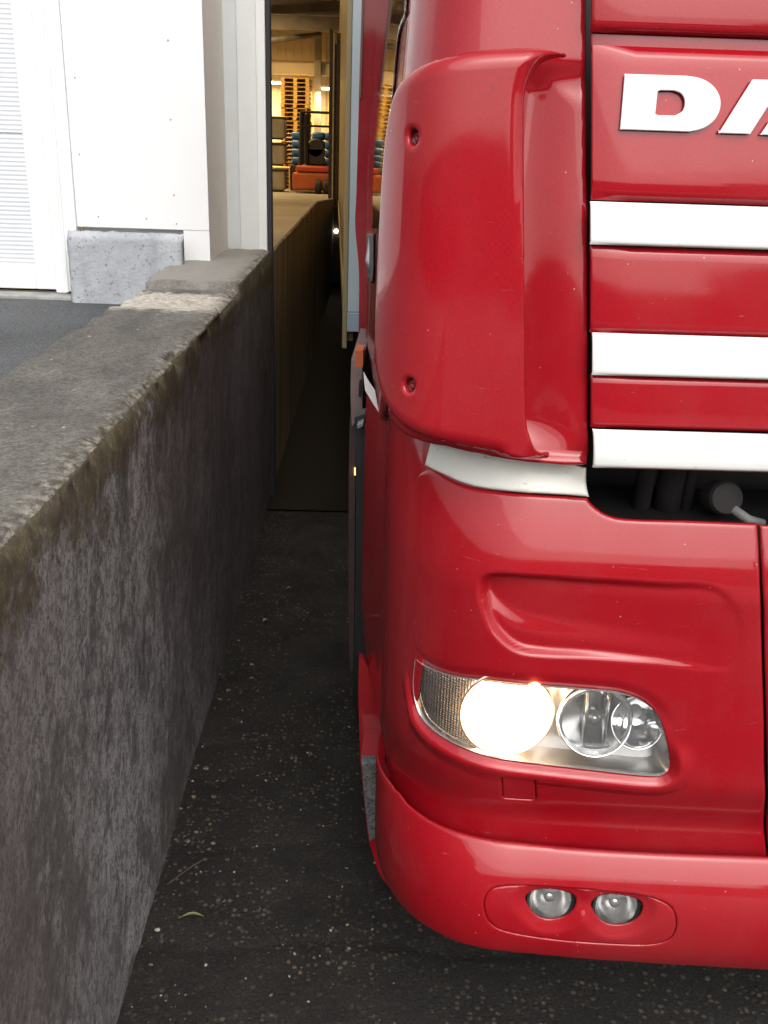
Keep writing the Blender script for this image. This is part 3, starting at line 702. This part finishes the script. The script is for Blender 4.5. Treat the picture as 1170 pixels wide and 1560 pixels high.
panel('fog_lamp_surround', SL, fi_, M['red'], tk, .004, fogp, disp_low, -.0012, .004, .0018, mirror='copy')
for sgn in (0, 1):
    for fp in fogp:
        c = fp.mean(0); p = SL.P(*c); n = SL.N(*c)
        if sgn: p = p*[-1, 1, 1]+[2*XC, 0, 0]; n = n*[-1, 1, 1]
        p = p+np.array([0, .020, -.006]); ax = Vector((n[0]*.3, -1, .22))
        fl = None
        bm = bmesh.new(); lathe(bm, [(.046, .0), (.046, -.05), (.042, -.07), (0, -.07)], p, ax, 36); lathe(bm, [(.046, .0), (.041, -.001), (.041, -.006)], p, ax, 36)
        fl = from_bm('fog_lamp', bm, M['black'], tk, True)
        bm = bmesh.new(); lathe(bm, [(.041, -.006), (.038, -.018), (.032, -.034), (.016, -.045), (.0, -.048)], p, ax, 36); from_bm('reflector', bm, M['satin'], fl, True)
        bm = bmesh.new(); lathe(bm, [(.0, .006), (.02, .005), (.034, .001), (.041, -.006)], p, ax, 36); from_bm('lens', bm, M['lens'], fl, True)
        bm = bmesh.new(); lathe(bm, [(.0, -.012), (.010, -.014), (.012, -.04), (0, -.045)], p, ax, 20); from_bm('bulb_shield', bm, M['satin'], fl, True)
# headlamp itself (both sides)
def headlamp(mir):
    def T(v): return [(2*XC-a[0], a[1], a[2]) for a in v] if mir else v
    n = len(lamp); v = []; f = []; c = lamp.mean(0)
    for o_, k in ((.0, 1.0), (-.012, .985), (-.055, .95)):
        q = c+(lamp-c)*k; v += list(SB.P(q[:, 0], q[:, 1])+SB.N(q[:, 0], q[:, 1])*o_)
    for j in range(2):
        for i in range(n): f.append((j*n+i, j*n+(i+1) % n, (j+1)*n+(i+1) % n, (j+1)*n+i))
    hl = mesh('headlight', T(v), f, M['satin'], tk, True)
    def sub(nm, sf, ol_, mt, **kw):
        o = panel(nm, sf, ol_, mt, hl, thick=0, **kw)
        if mir:
            for vv in o.data.vertices: vv.co.x = 2*XC-vv.co.x
        return o
    sub('back_plate', SB, lamp, M['satin'], step=.008, lift=-.052, edge=0)
    # indicator, left end with ribs
    ind = up(SB, [(634, 1012, 1), (690, 1034), (722, 1040, 1), (706, 1062), (700, 1092), (706, 1122), (726, 1146, 1), (685, 1127), (652, 1102), (637, 1078), (632, 1045)], sr=(-.3, .8))
    sub('indicator', SB, ind, M['ribs'], step=.004, lift=-.010, edge=.004)
    def bowl(px, py, R, dep, nm, mat, back=.012, axis=(0, -1, .05)):
        q = unproj(SB, [(px, py)], sr=(-.3, .8))[0]; p = SB.P(*q); p = p+np.array([0, back, 0])
        if mir: p[0] = 2*XC-p[0]
        bm = bmesh.new(); lathe(bm, [(R*1.04, .0), (R, .004), (R*.985, -.002)]+[(R*math.sqrt(t), -.002-dep*(1-t)) for t in (.95, .85, .7, .5, .3, .15, .05, .0)], p, axis, 56)
        return from_bm(nm, bm, mat, hl, True), p
    m = MB('lit_reflector'); b = None
    q = unproj(SB, [(773, 1094)], sr=(-.3, .8))[0]; pc = SB.P(*q)
    if not mir:
        fl_ = m.n('ShaderNodeVectorMath', operation='MULTIPLY'); m.l(m.tc, fl_.inputs[0]); fl_.inputs[1].default_value = (1, 0, 1)
        vm = m.n('ShaderNodeVectorMath', operation='DISTANCE'); m.l(fl_.outputs[0], vm.inputs[0]); vm.inputs[1].default_value = (pc[0], 0, pc[2]+.004)
        dd = m.rng(vm.outputs['Value'], .050, .074)
        m.set(Base_Color=(.8, .8, .8), Metallic=1., Roughness=.1, Emission_Color=m.mix(dd, (1, .90, .70), (1, .42, .08)), Emission_Strength=m.rng(vm.outputs['Value'], .040, .082, 9., .18))  # lamp glow and its orange fringe are put into the reflector's emission
    else: m.set(Base_Color=(.8, .8, .8), Metallic=1., Roughness=.1)
    lb, p = bowl(773, 1093, .084, .05, 'dipped_beam_reflector', m.m)
    if not mir:
        bm = bmesh.new(); lathe(bm, [(0, .0), (.012, -.002), (.016, -.03), (.0, -.04)], p, (0, -1, 0), 16); o = from_bm('bulb', bm, emis('headlamp_bulb', (1, .84, .55), 40), lb, True)
        bq = unproj(SB, [(815, 1049)], sr=(-.3, .8))[0]; bp = SB.P(*bq)+SB.N(*bq)*-.008; bm = bmesh.new(); lathe(bm, [(0, .010), (.008, .006), (.011, 0), (.008, -.005), (0, -.008)], bp, (0, -1, 0), 14)
        from_bm('amber_glint', bm, M['glint'], lb, True)  # small glowing bead added for an orange glint inside the lamp
    rb, p2 = bowl(908, 1102, .066, .045, 'main_beam_reflector', M['chrome'], .012, (0, -1, .45))
    bm = bmesh.new(); lathe(bm, [(.060, .004), (.066, .006), (.070, .002), (.066, -.002)], p2, (0, -1, .05), 56); from_bm('bezel', bm, M['chrome'], rb, True)
    bm = bmesh.new(); abox(bm, p2[0]-.018, p2[0]-.014, p2[1]-.004, p2[1]+.04, p2[2]-.055, p2[2]+.055); abox(bm, p2[0]+.020, p2[0]+.024, p2[1]-.004, p2[1]+.04, p2[2]-.052, p2[2]+.052)
    lathe(bm, [(0, .006), (.012, .0), (.014, -.03), (0, -.035)], p2, (0, -1, 0), 20); from_bm('bulb_shield', bm, M['satin'], rb, True)
    if True: bowl(975, 1112, .047, .03, 'side_reflector', M['chrome'], .022, (0, -1, .5))
    ln = sub('lens', SB, lamp, M['lens'], step=.006, lift=-.003, edge=.003)
headlamp(False); headlamp(True)

# white trim strip over the bumper corner
tw = up(SB, [(657, 674, 1), (690, 679), (740, 684), (820, 695), (893, 713, 1), (893, 735), (897, 757, 1), (860, 754), (780, 749), (715, 739), (676, 723), (648, 709, 1)], sr=(-.3, .9))
panel('white_trim', SB, tw, M['whitest'], tk, .004, lift=.004, thick=.006, edge=.004, mirror='copy')

# cab corner panel with channel + side of the cab
ca_px = [(893, -60, 1), (894, 100), (896, 300), (897, 500), (897, 690), (893, 707, 1), (860, 708), (800, 702), (740, 694), (680, 680)]
ca = unproj(SA, [p[:2] for p in ca_px], sr=(-.4, .9))
za = ca[-1][1]
dfl_px = [(882, 74, 1), (850, 70), (800, 70), (730, 74), (680, 83), (640, 94), (612, 113), (597, 140), (588, 190), (582, 260), (577, 360), (573, 450), (571, 520), (573, 570), (582, 612), (602, 645), (640, 667), (700, 682), (770, 694), (846, 704, 1), (820, 690), (807, 665), (801, 630), (799, 500), (799, 300), (801, 170), (806, 130), (818, 104), (840, 86)]
dfl = up(SD, dfl_px, 5, sr=(-.45, .9))
# the same outline seen on the underlying panel, to press the channel beside it
dfa = up(SA, [(882, 74, 1), (818, 100), (803, 150), (799, 300), (799, 500), (801, 630), (812, 688, 1), (700, 680, 1), (700, 75, 1), (800, 72)], 5, sr=(-.3, .9))
def disp_a(Q, d):
    g, _ = sdf(dfa, Q); out = np.clip(-g, 0, 1)
    ch = -.016*sm01(1-out/.085)*sm01((Q[:, 0]-dfa[:, 0].max()+.10)/.04)
    zz = sm01((Q[:, 1]-za+.01)/.06)*sm01((dfa[:, 1].max()-.012-Q[:, 1])/.05)
    lip = .010*sm01(1-(Q[:, 1]-ca[5][1])/.018)*sm01((Q[:, 0]-dfa[:, 0].max()+.10)/.04)
    return ch*zz+lip
aol = np.array([tuple(p) for p in ca]+[(-.265, za+.0), (-.265, 2.72), (ca[0][0], 2.72)]); 
panel('corner_panel', SA, aol, M['red'], tk, .0055, disp=disp_a, thick=.004, edge=.006, mirror='copy')
scr = [up(SD, [(630, 196), (637, 203), (637, 215), (631, 221), (625, 215), (625, 202)], 5, sr=(-.4, .6)), up(SD, [(624, 576), (631, 581), (631, 592), (625, 597), (619, 592), (618, 581)], 5, sr=(-.4, .6))]
dl_right = dfl[:, 0].max(); tipb = unproj(SD, [(846, 704)], sr=(-.45, .9))[0]
def disp_d(Q, d):
    g, _ = sdf(dfl, Q)
    ztop, zbot = dfl[:, 1].max(), dfl[:, 1].min()
    w = .026; t = np.clip(g/w, 0, 1); big = -w*.85*(1-np.sqrt(np.clip(1-(1-t)**2, 0, 1)))
    # crisp on the channel side, soft elsewhere
    side = sm01((Q[:, 0]-(dl_right-.10))/.03)*sm01((ztop-.05-Q[:, 1])/.05)
    tip = sm01((Q[:, 0]-(dl_right-.095))/.09)*sm01((Q[:, 1]-ztop+.06)/.05)
    o = big*(1-side)-.058*tip
    db = np.hypot(Q[:, 0]-tipb[0], Q[:, 1]-tipb[1]); o -= .042*sm01(1-db/.055)
    for sp in scr:
        h, _ = sdf(sp, Q); o -= .0035*sm01(1+h/.005)
    return o
ad = panel('air_deflector', SD, dfl, M['red'], tk, .0042, scr, disp_d, .004, .006, .004, mirror='copy')
for sp in scr:
    c = sp.mean(0); p = SD.P(*c)-SD.N(*c)*.010; bm = bmesh.new(); lathe(bm, [(0, -.002), (.003, .002), (.006, .003), (.0085, 0), (.0085, -.004), (.014, -.004), (.014, .012)], p, tuple(SD.N(*c)), 20); o = from_bm('screw', bm, M['red_in'], tk, True)
# cab side
sd_o = np.array([(-.27, 1.395), (-.27, 2.72), (-2.28, 2.72), (-2.28, 1.30), (-.95, 1.28), (-.5, 1.30)])[::-1]
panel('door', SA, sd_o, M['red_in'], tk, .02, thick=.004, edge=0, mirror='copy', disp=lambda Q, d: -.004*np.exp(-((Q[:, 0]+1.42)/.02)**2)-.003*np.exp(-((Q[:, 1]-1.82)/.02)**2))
win_px = [(580, -60, 1), (640, -60, 1), (622, 0), (621, 22), (612, 46), (606, 90), (600, 160), (590, 260), (582, 340), (564, 352, 1), (564, 300), (567, 200), (573, 90)]
win = up(SA, win_px, 4, sr=(-2.2, .0))
cw = panel('side_window', SA, win, M['glass'], tk, .012, lift=.005, thick=.003, edge=0)
hp = up(SA, [(561, 356, 1), (572, 356, 1), (571, 428), (563, 424, 1)], 3, sr=(-2.2, 0))
hd = panel('door_handle_recess', SA, hp, M['black'], tk, .01, lift=.006, thick=.002, edge=0)
q = unproj(SA, [(566, 398), (565, 372)], sr=(-2.2, 0)); p = SA.P(*q[0]); p1 = SA.P(*q[1])
bm = bmesh.new(); atube(bm, [tuple(p1+[-.002, 0, .02]), tuple(p+[-.006, 0, 0]), tuple(p+[-.003, .0, -.035])], [.005, .011, .006], 10); from_bm('door_handle', bm, M['steel'], hd, True)
# cab rear edge fairing, reflector, lower side panels
def slabpx(name, px, Y, dep, mat, smooth=.0, parent=None):
    c = curve(px, 4); v = [onY(a, b, Y) for a, b in c]; n = len(v)
    v2 = [p+np.array([min(.02, dep*.06), dep, 0]) for p in v]; f = [tuple(range(n))[::-1], tuple(range(n, 2*n))]+[(i, (i+1) % n, n+(i+1) % n, n+i) for i in range(n)]
    return mesh(name, v+v2, f, mat, parent or tk)
slabpx('rear_fairing', [(554, -60, 1), (585, -60, 1), (580, 200), (572, 400), (565, 535, 1), (546, 535, 1), (547, 440), (546, 400), (541, 342), (543, 290), (547, 150)], 3.3, .4, M['red_in'])
slabpx('white_door_stripe', [(553.5, 566, 1), (562, 581), (571, 594, 1), (577, 628, 1), (567, 613), (556, 594, 1)], 1.80, .001, M['white'])
slabpx('rear_edge_trim', [(553, -60, 1), (557, -60, 1), (549.5, 150, 1), (546.5, 150, 1)], 3.29, .02, plain('brown_seal', (.16, .075, .055), .5))
slabpx('side_reflector', [(541, 534, 1), (553, 534, 1), (553, 559, 1), (541, 560, 1)], 2.55, .08, plain('orange_reflector', (.50, .12, .05), .3))
slabpx('side_skirt', [(535, 548, 1), (552, 552, 1), (552, 628, 1), (536, 650, 1), (534, 600)], 2.75, .5, plain('dusty_skirt', (.22, .15, .14), .6, 0, .15, 20))
slabpx('skirt_slot', [(547, 582, 1), (550, 580, 1), (550, 606, 1), (546, 604, 1)], 2.70, .03, M['black'])
slabpx('arch_edge', [(533, 640), (539, 640), (541, 700), (540, 900), (538, 1010), (532, 1000), (531, 800)], 2.8, .3, plain('grimy_arch', (.055, .032, .030), .7))
slabpx('arch_liner', [(540, 636, 1), (556, 630, 1), (558, 1000, 1), (541, 1000, 1), (542, 760)], 2.42, .06, M['black'])
slabpx('arch_bracket', [(544, 648, 1), (553, 644, 1), (553, 649, 1), (545, 653, 1)], 2.38, .04, M['steel'])
slabpx('side_marker', [(539.6, 713, 1), (542, 713, 1), (542, 724, 1), (539.6, 724, 1)], 2.79, .004, M['amber'])
# wing panel between lamp module and door
SW = Surf(lambda z: yb(z)+.010, lambda z: .040+0*z, .26, .36, 2.3, .125, .03, .62)
wt_ = unproj(SW, [(566, 603), (578, 625), (598, 636), (640, 655)], zr=(.8, 1.7), sr=(-.8, .2))
wb_ = unproj(SW, [(584, 1090), (575, 1055), (561, 990)], zr=(.3, 1.2), sr=(-.8, .2))
wz = unproj(SW, [(555, 590), (553, 935)], zr=(.3, 1.7), sr=(-.8, .2))
wo = [(-.88, wz[0][1]+.01)]+[tuple(p) for p in wt_]+[(-.06, wt_[-1][1]+.02), (-.06, 1.26), (-.20, 1.10), (-.22, .86), (-.30, wb_[0][1]-.10)]+[(p[0]-.03, p[1]-.06) for p in wb_]+[(-.88, wz[1][1])]
panel('wing_panel', SW, np.array(wo), M['red'], tk, .006, edge=.004, mirror='copy')
fp_ = slabpx('step_fairing', [(547, 1000, 1), (556, 1008), (570, 1040), (582, 1068), (600, 1080, 1), (604, 1160, 1), (585, 1156, 1), (549, 1157, 1), (546, 1060)], 2.10, .02, M['red'])
slabpx('step_frame', [(549, 1158, 1), (586, 1158, 1), (597, 1195), (604, 1215), (620, 1330, 1), (600, 1362, 1), (578, 1330), (568, 1300), (561, 1275), (554, 1210)], 1.99, .12, M['red'])
def tread():
    m = MB('ribbed_step_tread'); v = m.voro(120, (1, 1, 1)); d = m.ramp(v.outputs['Distance'], (.3, 1.), (.5, 0.))
    m.set(Base_Color=m.ramp(m.noise(60, 4), (.35, (.10, .105, .105)), (.7, (.19, .195, .19))), Roughness=.65); m.bump(d, .004); return m.m
slabpx('step_tread', [(551, 1162, 1), (578, 1163, 1), (578, 1274, 1), (563, 1281, 1), (556, 1225)], 1.975, .03, tread())
# front wheel
for x, nm in ((-.02, 'wheel'), (2.18, 'wheel')):
    bm = bmesh.new(); lathe(bm, [(0, .10), (.2, .08), (.27, .02), (.30, .0), (.46, -.004), (.5, .04), (.5, .27), (.46, .3), (.3, .3), (0, .25)], (x, 2.98, .5), (1, 0, 0), 48); w_ = from_bm(nm, bm, M['rubber'], tk, True)
    bm = bmesh.new(); lathe(bm, [(0, -.03), (.10, -.03), (.12, .01), (.26, .02), (.285, -.004)], (x, 2.98, .5), (1, 0, 0), 32); from_bm('rim', bm, M['steel'], w_, True)
# cab carcass so that nothing shows through
box('cab_shell', .12, 2.34, 1.90, 3.72, 1.28, 2.95, M['black'], tk, .02)
box('chassis', .55, 1.9, 1.85, 6.0, .45, 1.0, M['dark'], tk)
box('bumper_core', .20, 2.26, 1.66, 1.86, .42, 1.20, M['black'], tk)
box('inner_fender', .30, 2.16, 2.0, 3.7, .4, 1.27, M['black'], tk)

# grille
zs_ = lambda y: unproj(SG, [(1000, y+.031*100)], sr=(.0, 1.6))[0][1]
def xat(px, py): return SG.P(*unproj(SG, [(px, py)], sr=(.0, 1.6))[0])[0]
def slat(name, ytop, ybot, mat, lift, xpx, bulge, rad=.004, mt=None):
    zt_, zb_ = zs_(ytop), zs_(ybot); x0 = xat(xpx, (ytop+ybot)/2); xT = xat(xpx, ytop)-x0; xB = xat(xpx, ybot)-x0; x1 = 2*XC-x0; n = 14
    prof = []
    for k in range(n+1):
        t = k/n; z_ = zb_+(zt_-zb_)*t; e = min(t, 1-t)*(zt_-zb_)
        rr = min(1, e/rad); b_ = bulge*(1-(2*t-1)**2); prof.append((z_, float(yd(z_))+.02-lift-b_+rad*(1-math.sqrt(1-(1-rr)**2))))
    xsn = [x0, x0+rad*.3, x0+rad]+list(np.linspace(x0+rad, x1-rad, 30))[1:-1]+[x1-rad, x1-rad*.3, x1]
    v = []; f = []
    for x in xsn:
        e = min(x-x0, x1-x)/rad; ins = rad*(1-math.sqrt(max(0, 1-(1-min(1, e))**2))) if e < 1 else 0
        for z_, y_ in prof:
            tt = (z_-zb_)/(zt_-zb_); sh = (xB+(xT-xB)*tt)*(1 if x < XC else -1)*(abs(x-XC)/(XC-x0)); v.append((x+sh, y_+ins, z_))
    m_ = len(prof)
    for j in range(len(xsn)-1):
        for i in range(m_-1): a = j*m_+i; f.append((a, a+1, a+m_+1, a+m_))
    o = mesh(name, v, [q_[::-1] for q_ in f], mat, tk, True); s_ = o.modifiers.new('t', 'SOLIDIFY'); s_.thickness = .02; s_.offset = -1
    return o
slat('upper_front_panel', -75, 50, M['red'], .012, 898, .004, .006)
slat('panel_ledge', 46, 76, M['red_in'], .0, 900, .0, .003)
lp = slat('logo_panel', 69.5, 304, M['red'], .009, 899, .0015, .003)
slat('white_slat', 306, 371, M['white'], .016, 896, .001, .0025)
slat('red_slat', 374, 506, M['red'], .006, 898, .001, .004)
slat('white_slat', 504, 568, M['white'], .016, 899, .001, .0025)
slat('red_slat', 570.5, 650, M['red'], .006, 899, .001, .004)
slat('white_slat', 647, 705, M['white'], .028, 898, .006, .004)
box('grille_backing', .30, 2.16, 1.74, 1.90, 1.40, 2.7, M['black'], tk)
def letter(px, holes=(), nm='letter'):
    ol_ = up(SG, px, 5, sr=(0, 1.8)); hs_ = [up(SG, h_, 5, sr=(0, 1.8)) for h_ in holes]
    panel(nm, SG, ol_, M['letter'], lp, .0022, hs_, None, .0185, .006, .0012)
letter([(947, 116, 1), (1040, 119, 1), (1062, 123), (1080, 134), (1090, 150), (1091, 167), (1083, 185), (1066, 198), (1045, 203.5, 1), (940, 200, 1)], [[(997, 141, 1), (1022, 141.5, 1), (1033, 147), (1037.5, 159), (1034, 172), (1022, 179, 1), (993, 178, 1)]])
letter([(1088.5, 205.5, 1), (1139, 125, 1), (1142, 124.5, 1), (1240, 127.5, 1), (1240, 211, 1), (1151, 208, 1), (1166, 186, 1), (1192, 187, 1), (1192, 152, 1), (1172, 151, 1), (1136, 207, 1)])
letter([(1262, 128, 1), (1365, 131, 1), (1362, 155, 1), (1302, 153, 1), (1301, 163, 1), (1355, 165, 1), (1353, 188, 1), (1299, 186, 1), (1297, 212, 1), (1252, 211, 1)])
# engine bay seen under the grille
bm = bmesh.new(); c = onY(1100, 758, 1.70); lathe(bm, [(0, .03), (.028, .028), (.032, .02), (.032, -.03), (0, -.03)], c, (0, -1, .3), 28); from_bm('filler_cap', bm, M['dark'], tk)
bm = bmesh.new()
for px, r_ in ((990, .018), (1030, .026), (1060, .012)): a = onY(px, 690, 1.74); atube(bm, [tuple(a), tuple(a-np.array([.01, 0, .25]))], r_, 14)
from_bm('hose', bm, M['dark'], tk, True)
a = onY(1118, 776, 1.60); b_ = onY(1140, 792, 1.58); bm = bmesh.new(); atube(bm, [tuple(a), tuple(b_), tuple(onY(1163, 797, 1.585))], [.008, .009, .007], 12); from_bm('washer_nozzle', bm, M['grey'], tk, True)

# ------------------------------------------------------------------ loose things on the lane
bm = bmesh.new()
for i in range(420):
    y = random.uniform(1.0, 3.0)**1.0; x = random.uniform(-.51, 1.3) if y < 1.5 else random.uniform(-.51, .1)
    r_ = random.choice((.0018, .0022, .003, .004)) * random.uniform(.7, 1.3)
    c = Vector((x, y, lanez(x, y)+r_*.3)); mt = Matrix.Rotation(random.uniform(0, 6), 3, 'Z')
    vs = bmesh.ops.create_icosphere(bm, subdivisions=1, radius=r_)['verts']
    for v in vs: v.co = c+mt@Vector((v.co.x*random.uniform(1.0, 1.5), v.co.y, v.co.z*.6))
gm = MB('loose_pebbles'); gi = gm.n('ShaderNodeTexVoronoi'); gi.inputs['Scale'].default_value = 60; gm.l(gm.tc, gi.inputs[0]); sc_ = gm.n('ShaderNodeSeparateColor'); gm.l(gi.outputs['Color'], sc_.inputs[0])
gm.set(Base_Color=gm.ramp(sc_.outputs[0], (.1, (.045, .04, .035)), (.5, (.11, .10, .085)), (.8, (.17, .11, .06)), (.95, (.34, .32, .28))), Roughness=.8)
tag(from_bm('gravel', bm, gm.m, None, True), kind='stuff')
def leaf(px, py, L_, w_, rot, col, label):
    c = onZ(px, py, .012); v = []; f = []; n = 14
    for i in range(n+1):
        t = i/n; hw_ = w_*sin(pi*t)**.8; y_ = .25*L_*sin(pi*t*.9)
        for k in (-1, 0, 1): 
            x_ = (t-.5)*L_; q_ = Vector((x_, y_*.6+k*hw_, .006*abs(k)+.006*sin(pi*t))); q_.rotate(Matrix.Rotation(rot, 3, 'Z')); v.append((c[0]+q_.x, c[1]+q_.y, c[2]+q_.z-.004))
    for i in range(n):
        for k in (0, 1): a = i*3+k; f.append((a, a+3, a+4, a+1))
    o = mesh('leaf', v, f, plain('leaf_'+label[:4], col, .6, 0, .3, 40), None, True); tag(o, label, 'leaf')
leaf(292, 1399, .062, .0045, .05, (.13, .14, .04), 'narrow curled green leaf lying on the dark lane near the wall')
leaf(405, 946, .03, .009, .9, (.16, .13, .12), 'small dry brown leaf lying far down the lane between wall and wheel')
leaf(440, 897, .025, .004, .2, (.2, .15, .12), 'thin pale leaf scrap on the lane below the wall seam')
a = onZ(255, 1347, .008); b_ = onZ(312, 1308, .008); bm = bmesh.new(); atube(bm, [tuple(a), tuple((a+b_)/2+[.004, .004, .004]), tuple(b_)], .0012, 6)
tag(from_bm('twig', bm, plain('twig_bark', (.11, .06, .05), .8)), 'thin brown twig on the asphalt near the dock wall foot', 'twig')

# ------------------------------------------------------------------ the yard behind the camera, seen only as reflections in the paint
bb = thing('far_building', 'long grey building across the yard, reflected low in the red paint', 'building', (10, -38, 0))
box('wall', -90, 45, -46, -38, 0, 5.6, plain('far_wall', (.07, .065, .065), .8, 0, .2, .3), bb)
box('roof', -90.4, 45.4, -46.4, -37.6, 5.6, 6.0, M['dark'], bb)
box('stair_tower', 14, 30, -37.9, -34, 0, 8.2, M['dark'], bb)

for k in range(16):
    px, py = random.choice(((200+random.random()*40, 1500-random.random()*120), (270+random.random()*60, 1300-random.random()*150), (330+random.random()*70, 1100-random.random()*160)))
    bm = bmesh.new(); c = onZ(px, py, .006); bmesh.ops.create_icosphere(bm, subdivisions=2, radius=random.uniform(.004, .008))
    for v in bm.verts: v.co = Vector((v.co.x*1.3, v.co.y, v.co.z*.55))*(1+.3*mnoise.noise(v.co*200))+Vector(c)
    tag(from_bm('stone', bm, gm.m, None, True), 'small loose stone on the dark lane near the foot of the dock wall', 'stone', 'small loose stones by the wall foot')
